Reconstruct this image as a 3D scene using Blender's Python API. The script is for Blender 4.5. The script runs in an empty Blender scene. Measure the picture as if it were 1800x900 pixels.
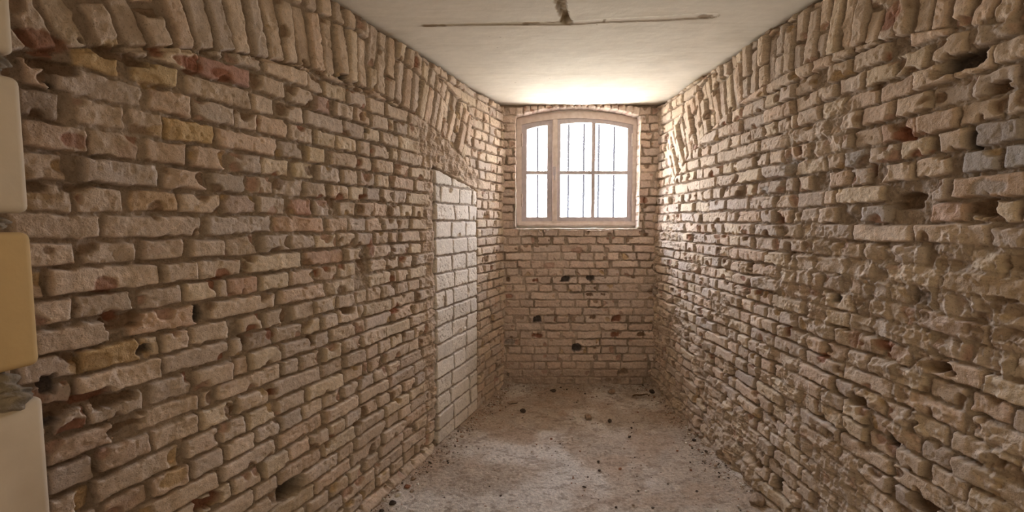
import bpy, bmesh, math, random
import numpy as np
from mathutils import Vector, Matrix

sc = bpy.context.scene
col = sc.collection
R = random.Random(7)

# ---------------------------------------------------------------- camera
F = 830.0
PITCH = math.atan(60 / F)
EYE = 1.58
cam = bpy.data.cameras.new('camera'); cam_o = bpy.data.objects.new('camera', cam); col.objects.link(cam_o)
cam.sensor_width = 36; cam.lens = F / 1800 * 36; cam.clip_start = 0.02
cam_o.location = (0, 0, EYE); cam_o.rotation_euler = (math.pi / 2 - PITCH, 0, 0)
sc.camera = cam_o

# ---------------------------------------------------------------- light
W = bpy.data.worlds.new('world'); sc.world = W; W.use_nodes = True
wn = W.node_tree; wn.nodes.clear()
SKY = 42.0
wo = wn.nodes.new('ShaderNodeOutputWorld'); wb = wn.nodes.new('ShaderNodeBackground')
tc = wn.nodes.new('ShaderNodeTexCoord'); sx = wn.nodes.new('ShaderNodeSeparateXYZ')
cr = wn.nodes.new('ShaderNodeValToRGB')
mr = wn.nodes.new('ShaderNodeMapRange'); mr.inputs[1].default_value = -1; mr.inputs[2].default_value = 1
wn.links.new(tc.outputs['Generated'], sx.inputs[0]); wn.links.new(sx.outputs[2], mr.inputs[0])
wn.links.new(mr.outputs[0], cr.inputs[0]); wn.links.new(cr.outputs[0], wb.inputs[0]); wn.links.new(wb.outputs[0], wo.inputs[0])
e = cr.color_ramp.elements
e[0].position = 0.0; e[0].color = (0.62, 0.585, 0.51, 1)
e[1].position = 1.0; e[1].color = (0.76, 0.90, 1.14, 1)
m_ = e.new(0.48); m_.color = (0.62, 0.585, 0.51, 1)
m_ = e.new(0.52); m_.color = (0.98, 0.99, 1.04, 1)
wb.inputs[1].default_value = SKY

def area(name, loc, rot, sx_, sy_, power, color, portal=False):
    l = bpy.data.lights.new(name, 'AREA'); l.shape = 'RECTANGLE'; l.size = sx_; l.size_y = sy_
    l.energy = power; l.color = color
    if portal: l.cycles.is_portal = True
    o = bpy.data.objects.new(name, l); col.objects.link(o); o.location = loc; o.rotation_euler = rot
    return o
area('window_portal', (0.6, 4.66, 2.06), (-math.pi / 2, 0, 0), 1.5, 1.5, 1, (1, 1, 1), True)
# added unseen fill light behind the camera, warming and lifting the foreground
area('rear_fill', (0.25, -1.15, 1.6), (math.radians(84), 0, math.radians(-4)), 1.6, 1.8, 10, (1.0, 0.81, 0.49))

sc.view_settings.view_transform = 'Standard'; sc.view_settings.look = 'None'
sc.view_settings.exposure = 0.22; sc.view_settings.gamma = 1; sc.view_settings.use_curve_mapping = False
sc.cycles.max_bounces = 10; sc.cycles.diffuse_bounces = 6; sc.cycles.transparent_max_bounces = 12
sc.cycles.use_denoising = True

# ---------------------------------------------------------------- geometry helpers
def unit(v):
    v = np.array(v, float); return v / np.linalg.norm(v)
# each wall: point on its plane, direction along it, normal into the room
TL = (0.367, 1.0)                       # left wall runs along this in plan
TR = (-0.046, 1.0)
LEFT = dict(o=np.array([-0.08, 4.41, 0]), d=unit([-TL[0], -TL[1], 0]), n=unit([1, -TL[0], 0]))
RIGHT = dict(o=np.array([1.34, 4.41, 0]), d=unit([-TR[0], -TR[1], 0]), n=unit([-1, TR[0], 0]))
BACK = dict(o=np.array([0.0, 4.41, 0]), d=np.array([1.0, 0, 0]), n=np.array([0, -1.0, 0]))
CEIL = 2.652

def project(P):
    x = P[..., 0]; y = P[..., 1]; z = P[..., 2] - EYE
    c, s = math.cos(PITCH), math.sin(PITCH)
    dep = y * c - z * s; up = y * s + z * c
    return 900 + F * x / dep, 450 - F * up / dep
def ray(x, y):
    a = (x - 900) / F; b = -(y - 450) / F
    return np.array([a, math.cos(PITCH) + b * math.sin(PITCH), -math.sin(PITCH) + b * math.cos(PITCH)])
def on_wall(w, x, y):
    r = ray(x, y); C0 = np.array([0, 0, EYE]); t = np.dot(w['o'] - C0, w['n']) / np.dot(r, w['n'])
    P = C0 + r * t; return float(np.dot(P - w['o'], w['d'])), float(P[2])
def on_level(x, y, z):
    r = ray(x, y); t = (z - EYE) / r[2]; return np.array([r[0] * t, r[1] * t, z])
def s_at(w, x, h):
    """distance along a wall at which the image column x falls at height h"""
    s = np.linspace(-0.2, 4.1, 800); P = w['o'] + s[:, None] * w['d']; P[:, 2] = h
    px = project(P)[0]; o = np.argsort(px)
    return float(np.interp(x, px[o], s[o]))

def h2(ix, iy, seed):
    n = (ix.astype(np.int64) * 374761393 + iy.astype(np.int64) * 668265263 + seed * 1442695041) & 0xffffffff
    n = ((n ^ (n >> 13)) * 1274126177) & 0xffffffff
    n = ((n ^ (n >> 16)) * 2246822519) & 0xffffffff
    return ((n ^ (n >> 15)) & 0xffffff) / 16777215.0
def vn(x, y, seed=0):
    x = np.asarray(x, float); y = np.asarray(y, float)
    ix = np.floor(x); iy = np.floor(y); fx = x - ix; fy = y - iy
    fx = fx * fx * (3 - 2 * fx); fy = fy * fy * (3 - 2 * fy)
    a = h2(ix, iy, seed); b = h2(ix + 1, iy, seed); c = h2(ix, iy + 1, seed); d = h2(ix + 1, iy + 1, seed)
    return (a * (1 - fx) + b * fx) * (1 - fy) + (c * (1 - fx) + d * fx) * fy
def fbm(x, y, seed=0, o=4, g=0.5):
    t = 0; a = 1; n = 0
    for i in range(o):
        t = t + a * vn(x, y, seed + i * 17); n += a; a *= g; x = x * 2.03 + 5.3; y = y * 2.03 + 1.7
    return t / n
def ridge(x, y, seed=0, o=4):
    t = 0; a = 1; n = 0
    for i in range(o):
        t = t + a * (1 - np.abs(2 * vn(x, y, seed + i * 31) - 1)); n += a; a *= 0.5; x = x * 2.1 + 3.1; y = y * 2.1 + 7.7
    return t / n
def sst(a, b, x):
    t = np.clip((x - a) / (b - a), 0, 1); return t * t * (3 - 2 * t)

def link_grid(name, P, C, keep, mat, kind='structure', parent=None, flip=False):
    nh, ns = P.shape[:2]
    me = bpy.data.meshes.new(name)
    idx = np.arange(nh * ns).reshape(nh, ns)
    a = idx[:-1, :-1]; b = idx[:-1, 1:]; c = idx[1:, 1:]; d = idx[1:, :-1]
    q = np.stack([a, b, c, d] if not flip else [a, d, c, b], -1)
    if keep is not None: q = q[keep[:-1, :-1] & keep[1:, 1:] & keep[1:, :-1] & keep[:-1, 1:]]
    q = q.reshape(-1, 4)
    used = np.zeros(nh * ns, bool); used[q.ravel()] = True
    remap = np.cumsum(used) - 1
    q = remap[q]; V = P.reshape(-1, 3)[used]; Cc = C.reshape(-1, 3)[used]
    me.vertices.add(len(V)); me.vertices.foreach_set('co', V.astype(np.float32).ravel())
    me.loops.add(q.size); me.loops.foreach_set('vertex_index', q.astype(np.int32).ravel())
    me.polygons.add(len(q)); me.polygons.foreach_set('loop_start', np.arange(0, q.size, 4, dtype=np.int32))
    me.polygons.foreach_set('loop_total', np.full(len(q), 4, np.int32))
    me.polygons.foreach_set('use_smooth', np.ones(len(q), bool))
    me.update(calc_edges=True)
    at = me.color_attributes.new('pigment', 'FLOAT_COLOR', 'POINT')
    c4 = np.ones((len(V), 4), np.float32); c4[:, :3] = Cc
    at.data.foreach_set('color', c4.ravel())
    me.materials.append(mat)
    o = bpy.data.objects.new(name, me); col.objects.link(o)
    if parent: o.parent = parent
    elif kind: o['kind'] = kind
    return o

# ---------------------------------------------------------------- materials
def nd(t, typ, **k):
    n = t.nodes.new(typ)
    for a, v in k.items(): setattr(n, a, v)
    return n
def mat_relief(name, bump=0.5, scale=1.0, grain=0.25, speck=0.5):
    """pigment comes from the mesh; adds fine grain, specks and pits"""
    m = bpy.data.materials.new(name); m.use_nodes = True; t = m.node_tree; b = t.nodes['Principled BSDF']
    b.inputs['Roughness'].default_value = 0.93
    b.inputs['Specular IOR Level'].default_value = 0.15
    at = nd(t, 'ShaderNodeVertexColor', layer_name='pigment'); co = nd(t, 'ShaderNodeTexCoord')
    n1 = nd(t, 'ShaderNodeTexNoise'); n1.inputs['Scale'].default_value = 60 * scale; n1.inputs['Detail'].default_value = 8
    n2 = nd(t, 'ShaderNodeTexNoise'); n2.inputs['Scale'].default_value = 220 * scale; n2.inputs['Detail'].default_value = 4
    for n in (n1, n2): t.links.new(co.outputs['Object'], n.inputs['Vector'])
    r1 = nd(t, 'ShaderNodeMapRange'); r1.inputs[1].default_value = 0.3; r1.inputs[2].default_value = 0.7
    r1.inputs[3].default_value = 1 - grain; r1.inputs[4].default_value = 1 + grain
    t.links.new(n1.outputs[0], r1.inputs[0])
    mx = nd(t, 'ShaderNodeVectorMath', operation='SCALE')
    t.links.new(at.outputs[0], mx.inputs[0]); t.links.new(r1.outputs[0], mx.inputs['Scale'])
    # dark specks
    r2 = nd(t, 'ShaderNodeMapRange'); r2.inputs[1].default_value = 0.30; r2.inputs[2].default_value = 0.42
    r2.inputs[3].default_value = speck; r2.inputs[4].default_value = 1
    t.links.new(n2.outputs[0], r2.inputs[0])
    mx2 = nd(t, 'ShaderNodeVectorMath', operation='SCALE')
    t.links.new(mx.outputs[0], mx2.inputs[0]); t.links.new(r2.outputs[0], mx2.inputs['Scale'])
    t.links.new(mx2.outputs[0], b.inputs['Base Color'])
    ad = nd(t, 'ShaderNodeMath', operation='MULTIPLY_ADD'); ad.inputs[1].default_value = 0.45
    t.links.new(n2.outputs[0], ad.inputs[0]); t.links.new(n1.outputs[0], ad.inputs[2])
    bp = nd(t, 'ShaderNodeBump'); bp.inputs['Strength'].default_value = bump; bp.inputs['Distance'].default_value = 0.012
    t.links.new(ad.outputs[0], bp.inputs['Height']); t.links.new(bp.outputs[0], b.inputs['Normal'])
    return m
def mat_plain(name, c, rough=0.6, bump=0.0, scale=30, var=0.12, spec=0.3, c2=None, metal=0):
    m = bpy.data.materials.new(name); m.use_nodes = True; t = m.node_tree; b = t.nodes['Principled BSDF']
    b.inputs['Roughness'].default_value = rough; b.inputs['Specular IOR Level'].default_value = spec; b.inputs['Metallic'].default_value = metal
    co = nd(t, 'ShaderNodeTexCoord'); n1 = nd(t, 'ShaderNodeTexNoise'); n1.inputs['Scale'].default_value = scale; n1.inputs['Detail'].default_value = 6
    t.links.new(co.outputs['Object'], n1.inputs['Vector'])
    rp = nd(t, 'ShaderNodeValToRGB'); rp.color_ramp.elements[0].position = 0.32; rp.color_ramp.elements[1].position = 0.62
    d = c2 or tuple(v * (1 - 2 * var) for v in c)
    rp.color_ramp.elements[0].color = (*d, 1); rp.color_ramp.elements[1].color = (*c, 1)
    t.links.new(n1.outputs[0], rp.inputs[0]); t.links.new(rp.outputs[0], b.inputs['Base Color'])
    if bump:
        bp = nd(t, 'ShaderNodeBump'); bp.inputs['Strength'].default_value = bump; bp.inputs['Distance'].default_value = 0.01
        t.links.new(n1.outputs[0], bp.inputs['Height']); t.links.new(bp.outputs[0], b.inputs['Normal'])
    return m
M_BRICK = mat_relief('old_brick', 0.42, 1.0, 0.10, 0.6)
M_INFILL = mat_relief('sand_lime_block', 0.35, 1.2, 0.07)
M_FLOOR = mat_relief('dusty_floor', 0.9, 0.9, 0.22)
M_CEIL = mat_relief('ceiling_plaster', 0.08, 0.4, 0.025, 1.0)
M_PAINT = mat_plain('flaking_window_paint', (0.70, 0.61, 0.56), 0.55, 0.3, 22, 0.1, 0.3, (0.60, 0.50, 0.44))
M_SASH = mat_plain('grey_window_paint', (0.52, 0.46, 0.47), 0.5, 0.15, 30, 0.08)
M_IRON = mat_plain('old_iron', (0.30, 0.28, 0.27), 0.6, 0.2, 40, 0.15)
M_BARS = mat_plain('weathered_bars', (0.018, 0.018, 0.026), 0.9, 0.1, 40, 0.05, 0.05)
M_STONE = mat_plain('rubble_stone', (0.42, 0.31, 0.23), 0.95, 0.6, 60, 0.2, 0.1)
M_STONED = mat_plain('dark_rubble', (0.10, 0.075, 0.06), 0.95, 0.6, 60, 0.2, 0.1)
M_STONEW = mat_plain('plaster_crumb', (0.75, 0.70, 0.62), 0.95, 0.5, 60, 0.1, 0.1)
M_STONER = mat_plain('brick_crumb', (0.36, 0.17, 0.10), 0.95, 0.6, 60, 0.2, 0.1)
M_WOOD = mat_plain('splinter_wood', (0.16, 0.10, 0.06), 0.9, 0.5, 50, 0.2, 0.1)
M_PLAST = mat_plain('white_plaster', (0.78, 0.70, 0.60), 0.9, 0.5, 40, 0.12, 0.1)
g = bpy.data.materials.new('veiled_glass'); g.use_nodes = True; t = g.node_tree; t.nodes.clear()
go = nd(t, 'ShaderNodeOutputMaterial'); tr = nd(t, 'ShaderNodeBsdfTransparent'); gl = nd(t, 'ShaderNodeBsdfGlossy'); gl.inputs['Roughness'].default_value = 0.03
tl = nd(t, 'ShaderNodeBsdfTranslucent'); tl.inputs[0].default_value = (0.9, 0.9, 0.92, 1)
mx = nd(t, 'ShaderNodeMixShader'); mx.inputs[0].default_value = 0.05; mx2 = nd(t, 'ShaderNodeMixShader'); mx2.inputs[0].default_value = 0.014  # slight translucency stands in for glare veiling the bars
t.links.new(tr.outputs[0], mx.inputs[1]); t.links.new(gl.outputs[0], mx.inputs[2])
t.links.new(mx.outputs[0], mx2.inputs[1]); t.links.new(tl.outputs[0], mx2.inputs[2]); t.links.new(mx2.outputs[0], go.inputs[0])
M_GLASS = g

# ---------------------------------------------------------------- brick relief
C_BRICK = [(0.625, 0.50, 0.39), (0.61, 0.495, 0.395), (0.65, 0.52, 0.405), (0.60, 0.49, 0.40), (0.575, 0.48, 0.405), (0.63, 0.485, 0.375), (0.66, 0.54, 0.41)]
C_MORTAR = np.array((0.37, 0.295, 0.23))
C_RAW = {'red': np.array((0.30, 0.13, 0.08)), 'ochre': np.array((0.48, 0.34, 0.19)), 'brown': np.array((0.25, 0.165, 0.11)),
         'pink': np.array((0.46, 0.30, 0.235)), 'grey': np.array((0.43, 0.385, 0.35)), 'hole_shade': np.array((0.10, 0.085, 0.085))}  # last entry puts the shade of deep holes into their colour

class Relief:
    def __init__(s, S, H, seed, warp=0.006):
        s.S, s.H, s.seed = S, H, seed
        s.X, s.Y = np.meshgrid(S, H)
        x, y = s.X, s.Y
        s.wx = x + warp * 2 * (fbm(x * 9, y * 9, seed + 1, 3) - 0.5) + 0.009 * (vn(x * 45, y * 45, seed + 2) - 0.5)
        s.wy = y + warp * 2 * (fbm(x * 7, y * 9, seed + 3, 3) - 0.5) + 0.008 * (vn(x * 45, y * 45, seed + 4) - 0.5)
        s.fine = fbm(x * 70, y * 70, seed + 5, 3) - 0.5
        s.mid = fbm(x * 22, y * 22, seed + 6, 4) - 0.5
        s.crag = ridge(x * 16, y * 16, seed + 7, 4)
        s.rough = fbm(x * 30, y * 30, seed + 9, 4)
        # mortar bed
        s.Z = -0.022 + 0.013 * s.mid * 2 + 0.007 * s.fine * 2
        k = 0.82 + 0.42 * fbm(x * 5, y * 5, seed + 8, 3)
        s.C = C_MORTAR[None, None, :] * k[..., None]
        s.rng = random.Random(seed)
    def win(s, x0, x1, y0, y1):
        a, b = np.searchsorted(s.S, [x0, x1]); c, d = np.searchsorted(s.H, [y0, y1])
        return slice(c, d), slice(a, b)
    def brick(s, cx, cy, w, h, ang=0.0, out=None, color=None, chip=0.3, raw=None, clip=None, tone=1.0, flat=1.0):
        r = s.rng
        rad = math.hypot(w, h) / 2 + 0.02
        sl = s.win(cx - rad, cx + rad, cy - rad, cy + rad)
        X = s.wx[sl] - cx; Y = s.wy[sl] - cy
        if X.size == 0: return
        ca, sa = math.cos(ang), math.sin(ang)
        u = X * ca + Y * sa; v = -X * sa + Y * ca
        # irregular outline: slight taper, skewed corners
        tp = r.uniform(-0.06, 0.06); sk = r.uniform(-0.05, 0.05)
        hw = w / 2 * (1 + tp * v / (h / 2) * 0.5); hh = h / 2 * (1 + sk * u / (w / 2) * 0.6)
        rd = r.uniform(0.003, 0.011)
        qx = np.abs(u) - hw + rd; qy = np.abs(v) - hh + rd
        d = -(np.hypot(np.maximum(qx, 0), np.maximum(qy, 0)) + np.minimum(np.maximum(qx, qy), 0) - rd)
        # broken corners
        nchip = sum(r.random() < chip for _ in range(3))
        rawm = np.zeros_like(d)
        for _ in range(nchip):
            ex, ey = r.choice([(1, 1), (1, -1), (-1, 1), (-1, -1), (1, 0), (-1, 0), (0, -1), (0, 1)])
            px, py = ex * w / 2 * r.uniform(0.7, 1.05), ey * h / 2 * r.uniform(0.8, 1.1)
            rr = r.uniform(0.012, 0.042)
            th = r.uniform(0, 3.14)
            dx, dy = (u - px), (v - py)
            e1 = dx * math.cos(th) + dy * math.sin(th); e2 = -dx * math.sin(th) + dy * math.cos(th)
            dd = np.hypot(e1, e2 * r.uniform(1.0, 1.8)) - rr + 0.022 * (s.crag[sl] - 0.5)
            rawm = np.maximum(rawm, sst(0.006, -0.006, dd))
        face = sst(0.0, 0.0052, d)
        o = out if out is not None else r.gauss(0.004, 0.0045)
        z = o + r.uniform(-0.03, 0.03) * u + r.uniform(-0.07, 0.07) * v + 0.006 * s.mid[sl] * flat + 0.0026 * s.fine[sl] * flat
        # worn, rounded brick faces
        z = z - 0.003 * (1 - sst(0, 0.012, d))
        # crater pits
        pit = sst(0.70, 0.78, vn(s.X[sl] * 60, s.Y[sl] * 60, s.seed + r.randint(0, 999)))
        z = z - 0.003 * pit * (r.random() < 0.6)
        depth = r.uniform(0.006, 0.022)
        z = z - rawm * (depth + 0.02 * (s.crag[sl] - 0.5))
        z0 = s.Z[sl]
        newz = z0 * (1 - face) + np.maximum(z, z0) * face
        c = np.array(color if color is not None else r.choice(C_BRICK)) * r.uniform(0.90, 1.08) * tone
        if raw is None:
            q = r.random(); raw = 'brown' if q < 0.45 else ('pink' if q < 0.78 else ('ochre' if q < 0.93 else 'red'))
        rc = C_RAW[raw] if isinstance(raw, str) else np.array(raw)
        vari = (1 + 0.24 * s.mid[sl] + 0.10 * s.fine[sl])[..., None]
        cc = c[None, None] * vari
        # whitewash dusting and bare stains
        st = sst(0.60, 0.72, fbm(s.X[sl] * 14, s.Y[sl] * 14, s.seed + r.randint(0, 99), 4))[..., None] * 0.55 * (r.random() < 0.4)
        cc = cc * (1 - st) + st * (0.5 * c + 0.5 * rc)[None, None]
        m = (rawm * 0.85)[..., None]
        cc = cc * (1 - m) + m * rc[None, None] * (0.8 + 0.5 * s.rough[sl][..., None])
        f = sst(0.0, 0.005, d)[..., None]
        if clip is not None:
            k = clip[sl]; newz = np.where(k, newz, z0); f = f * k[..., None]
        s.Z[sl] = newz
        s.C[sl] = s.C[sl] * (1 - f) + cc * f
    def row(s, h0, h1, segs, **k):
        """segs: list of (s0, s1, opts)"""
        for a, b, op in segs:
            if a > b: a, b = b, a
            j = s.rng.uniform(0.008, 0.014)
            hh = (h1 - h0) - s.rng.uniform(0.006, 0.012)
            kk = dict(k); kk.update(op)
            s.brick((a + b) / 2, (h0 + h1) / 2 + s.rng.uniform(-0.002, 0.002), abs(b - a), hh, s.rng.gauss(0, 0.008), **kk)
    def hole(s, x, y, w, h, depth=0.05, color='brown', soft=0.007, ang=0, edge=0.022):
        rad = max(w, h) / 2 + 0.05
        sl = s.win(x - rad, x + rad, y - rad, y + rad)
        X = s.X[sl] - x; Y = s.Y[sl] - y
        ca, sa = math.cos(ang), math.sin(ang); u = X * ca + Y * sa; v = -X * sa + Y * ca
        d = ((np.abs(u) / (w / 2)) ** 3.5 + (np.abs(v) / (h / 2)) ** 3.5) ** (1 / 3.5) - 1
        d = d * min(w, h) / 2 + edge * (s.crag[sl] - 0.6)
        m = sst(soft / 2, -soft / 2, d)
        s.Z[sl] = s.Z[sl] * (1 - m) + m * (np.minimum(-depth + 0.03 * (s.crag[sl] - 0.5), s.Z[sl]))
        c = C_RAW[color] if isinstance(color, str) else np.array(color)
        m = m[..., None] * 0.9
        s.C[sl] = s.C[sl] * (1 - m) + m * c * (0.75 + 0.5 * s.rough[sl][..., None])
    def stain(s, x, y, w, h, color, amt=0.8, dig=0.005):
        rad = max(w, h) / 2 + 0.04
        sl = s.win(x - rad, x + rad, y - rad, y + rad)
        d = np.hypot((s.X[sl] - x) / (w / 2), (s.Y[sl] - y) / (h / 2)) - 1 + 0.9 * (s.crag[sl] - 0.6)
        m = sst(0.25, -0.1, d) * amt
        s.Z[sl] -= m * dig
        m = m[..., None]
        s.C[sl] = s.C[sl] * (1 - m) + m * C_RAW[color] * (0.8 + 0.5 * s.rough[sl][..., None])
    def smear(s, mask, out=0.0, amp=0.03, color=(0.50, 0.40, 0.305), amt=0.8):
        z = out + amp * (s.crag - 0.62) + amp * 0.6 * s.mid
        s.Z = s.Z * (1 - mask) + mask * np.maximum(z, s.Z - 0.012)
        m = (mask * amt)[..., None]
        c = np.array(color)[None, None] * (0.85 + 0.35 * s.rough[..., None])
        s.C = s.C * (1 - m) + m * c
    def points(s, w):
        P = w['o'][None, None] + s.X[..., None] * w['d'] + s.Z[..., None] * w['n']
        P[..., 2] = s.Y
        return P

def fill(rng, a, b, stretch, gap=0.012, header=0.118, length=0.245):
    """random bond between a and b"""
    out = []; x = a + (0 if stretch is None else rng.uniform(-0.12, 0))
    while x < b:
        if stretch is None: L = length if rng.random() < 0.4 else header
        elif stretch: L = length if rng.random() < 0.80 else header
        else: L = header if rng.random() < 0.85 else length
        L *= rng.uniform(0.9, 1.07)
        if x + L > a + 0.02: out.append((max(x, a), min(x + L, b), {}))
        x += L + (rng.uniform(0.008, 0.016) if rng.random() < 0.7 else rng.uniform(0.018, 0.034))
    return [q for q in out if q[1] - q[0] > 0.025]

def spacing(w, s0, s1, px, smin, cap=0.016):
    """sample positions along a wall, finer towards the camera"""
    out = [s0]
    while out[-1] < s1:
        P = w['o'] + out[-1] * w['d']; y = max(P[1], 0.9)
        out.append(out[-1] + (0.02 if P[1] < 0.75 else min(cap, max(smin, px * y / F))))
    return np.array(out)

def arch_band(r, s0, s1, sc_, hc, Rr, th, hmax, thick=0.064, tone=1.0, lean=1.0):
    """soldier bricks fanned round a flat relieving arch: intrados h = hc - Rr + Rr cos"""
    cy = hc - Rr
    a0 = math.asin((s0 - sc_) / Rr); a1 = math.asin((s1 - sc_) / Rr)
    n = int((a1 - a0) * Rr / (thick + 0.012)); k = 0
    for i in range(n + 1):
        a = a0 + (a1 - a0) * i / n + r.rng.uniform(-0.002, 0.002)
        splits = [(0, 0.245), (0.257, 0.375)] if i % 2 else [(0, 0.118), (0.13, 0.375)]
        if r.rng.random() < 0.45: splits = [(0, 0.25), (0.26, 0.38)]
        for p, q in splits:
            if q > th + 0.01: q = th
            if q - p < 0.03: continue
            m = Rr + (p + q) / 2
            r.brick(sc_ + Rr * math.sin(a) + (m - Rr) * math.sin(a * lean), cy + Rr * math.cos(a) + (m - Rr) * math.cos(a * lean), thick * r.rng.uniform(0.88, 1.1), q - p, -a * lean + r.rng.gauss(0, 0.02),
                    chip=0.35, tone=tone, out=r.rng.gauss(0.008, 0.007))

def hint(s, Sx):  # intrados height
    pass

# ================================================================= LEFT WALL
def build_left():
    S = spacing(LEFT, -0.06, 6.05, 1.55, 0.0021); H = np.arange(-0.05, CEIL + 0.01, 0.0029)
    r = Relief(S, H, 11)
    rng = r.rng
    sc_, hc, Rr, th = 2.05, 2.285, 3.4, 0.37
    def intr(s): return hc - Rr + math.sqrt(Rr * Rr - (s - sc_) ** 2)
    X, Y = r.X, r.Y
    dist = np.hypot(X - sc_, Y - (hc - Rr)) - Rr
    ends = (X > 0.80)
    below = (dist < 0.004) | ((dist > th + 0.0)) | ~ends
    # course lines
    up = [1.605 + 0.0805 * k for k in range(0, 14)]
    dn = [1.605 - 0.0768 * k for k in range(0, 22)]
    rows = {}
    for k in range(13): rows[k + 1] = (up[k], up[k + 1])
    for k in range(21): rows[-k] = (dn[k + 1], dn[k])
    B = lambda *a: a
    px = {
        0: [(15, 174), (182, 352), (362, 477), (482, 568, dict(color=(0.60, 0.42, 0.31))), (575, 610), (611.5, 642), (645, 672), (675, 697)],
        1: [(20, 125), (130, 217), (228, 316, dict(color=(0.64, 0.46, 0.30))), (319, 387, dict(chip=0.8)), (392, 450, dict(chip=0.8, color=(0.5, 0.39, 0.32))), (454, 501), (511, 547, dict(color=(0.55, 0.34, 0.27))), (554, 580), (595, 624), (630, 656), (659, 684)],
        2: [(30, 114, dict(raw='ochre', chip=0.6)), (142, 276, dict(chip=0.1)), (288, 359), (372, 429, dict(color=(0.5, 0.42, 0.35))), (439, 480), (485, 532, dict(chip=0.8)), (536, 570), (582, 612), (615, 640), (643, 668), (671, 692)],
        3: [(40, 155), (158, 243), (255, 327), (335, 396, dict(raw='ochre', chip=0.7)), (408, 458, dict(color=(0.52, 0.43, 0.36))), (462, 509), (515, 550, dict(color=(0.66, 0.54, 0.38))), (560, 597), (603, 629), (634, 660), (664, 686)],
        4: [(35, 107, dict(color=(0.44, 0.35, 0.28))), (133, 222), (231, 287), (289, 378, dict(color=(0.58, 0.42, 0.24), chip=0.6, raw='ochre')), (382, 488, dict(chip=0.1)), (493, 533, dict(raw='ochre', chip=0.7)), (540, 572, dict(color=(0.66, 0.52, 0.36))), (584, 627), (631, 654, dict(raw='red', chip=0.9)), (659, 690)],
        5: [(40, 90), (96, 251), (262, 336), (347, 411), (413, 453, dict(chip=0.9)), (455, 504, dict(chip=0.8)), (511, 551), (558, 592), (593, 627), (634, 652), (656, 684, dict(raw='red', chip=0.8))],
        6: [(60, 100, dict(chip=.9)), (125, 209, dict(color=(0.62, 0.45, 0.25))), (231, 311, dict(color=(0.62, 0.48, 0.30))), (329, 440, dict(chip=0.1)), (444, 482), (491, 533), (540, 604, dict(chip=0.1)), (607, 640), (642, 667), (671, 700)],
        7: [(267, 353, dict(raw='red', chip=0.7)), (353, 440, dict(color=(0.48, 0.30, 0.25))), (447, 500), (509, 551), (556, 587, dict(color=(0.52, 0.38, 0.32))), (593, 622), (626, 650), (654, 682)],
        8: [(400, 460), (469, 542), (544, 571), (573, 611), (613, 642, dict(raw='red', chip=0.7)), (648, 676)],
        9: [(460, 508), (513, 553), (560, 618), (620, 640, dict(chip=.8)), (650, 682)],
        -1: [(10, 133), (143, 238, dict(chip=0.5)), (250, 324), (335, 395), (398, 453), (461, 507), (511, 551), (553, 592), (593, 624), (627, 655), (659, 683)],
        -2: [(50, 80), (88, 277, dict(chip=0.1)), (288, 348), (350, 420), (429, 527), (535, 605, dict(color=(0.57, 0.40, 0.30))), (608, 633), (648, 690)],
        -3: [(55, 128), (135, 233), (247, 322), (327, 381), (383, 398), (402, 454, dict(color=(0.57, 0.40, 0.31))), (458, 506), (510, 551), (555, 592, dict(raw='red', chip=0.8)), (595, 624), (650, 680)],
        -4: [(55, 190), (225, 347, dict(color=(0.62, 0.45, 0.33))), (366, 482), (491, 571), (576, 624), (650, 690)],
        -5: [(31, 136), (138, 245, dict(color=(0.56, 0.40, 0.22), chip=.5, raw='ochre')), (250, 280, dict(chip=.9)), (284, 331), (336, 400), (422, 460, dict(raw='red', chip=0.8)), (465, 506), (515, 550), (552, 592), (594, 624)],
        -6: [(60, 130, dict(chip=.9)), (136, 281), (285, 398, dict(chip=0.2)), (405, 424), (432, 478, dict(color=(.48, .38, .31))), (482, 528), (532, 560), (565, 590), (594, 628)],
        -7: [(90, 150, dict(chip=.9, raw='red')), (152, 250), (262, 331), (340, 404), (412, 436), (440, 492), (498, 577, dict(chip=.1)), (581, 622)],
        -8: [(80, 198), (240, 346), (354, 372), (380, 492), (497, 525), (530, 560), (568, 596), (600, 630)],
        -9: [(85, 165), (172, 262), (267, 345, dict(chip=.7)), (349, 408), (415, 470), (478, 560), (566, 600), (604, 640)],
        -10: [(86, 160), (165, 310), (322, 380), (388, 428), (434, 480), (486, 534), (540, 600), (606, 636)],
    }
    for k, (h0, h1) in rows.items():
        segs = []; lim = []
        hm = (h0 + h1) / 2
        if k in px:
            for q in px[k]:
                a = s_at(LEFT, q[0], hm); b = s_at(LEFT, q[1], hm)
                segs.append((b, a, dict(q[2]) if len(q) > 2 else {}))
            mn = min(q[0] for q in segs) - 0.014; mx_ = max(q[1] for q in segs) + 0.014
            segs += fill(rng, -0.06, mn, k % 2 == 0) + fill(rng, mx_, 6.0, k % 2 == 0)
        else:
            segs = fill(rng, -0.06, 6.0, k % 2 == 0 if k % 5 else None)
        for q in segs: q[2].setdefault('chip', 0.34)
        r.row(h0, h1, segs, clip=below)
    # band of the relieving arch
    st = (X > 0.80) & (dist > 0.0) & (dist < th + 0.01)
    r.Z[st] = -0.02 + 0.012 * r.mid[st]
    r.C[st] = C_MORTAR * (0.85 + 0.4 * r.rough[st][:, None])
    arch_band(r, 0.86, 3.95, sc_, hc, Rr, th, CEIL, 0.066, lean=1.4)
    # gap between the arch and the coursed work
    gp = sst(0.014, 0.003, np.abs(dist + 0.004)) * (X > 0.75) * (r.rough > 0.40)
    r.Z -= gp * 0.02
    # dark broken pieces close to the arch foot on the near side
    r.stain(*on_wall(LEFT, 85, 72), 0.10, 0.05, 'red', 0.9, 0.012)
    r.stain(*on_wall(LEFT, 340, 115), 0.06, 0.05, 'red', 0.8)
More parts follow.
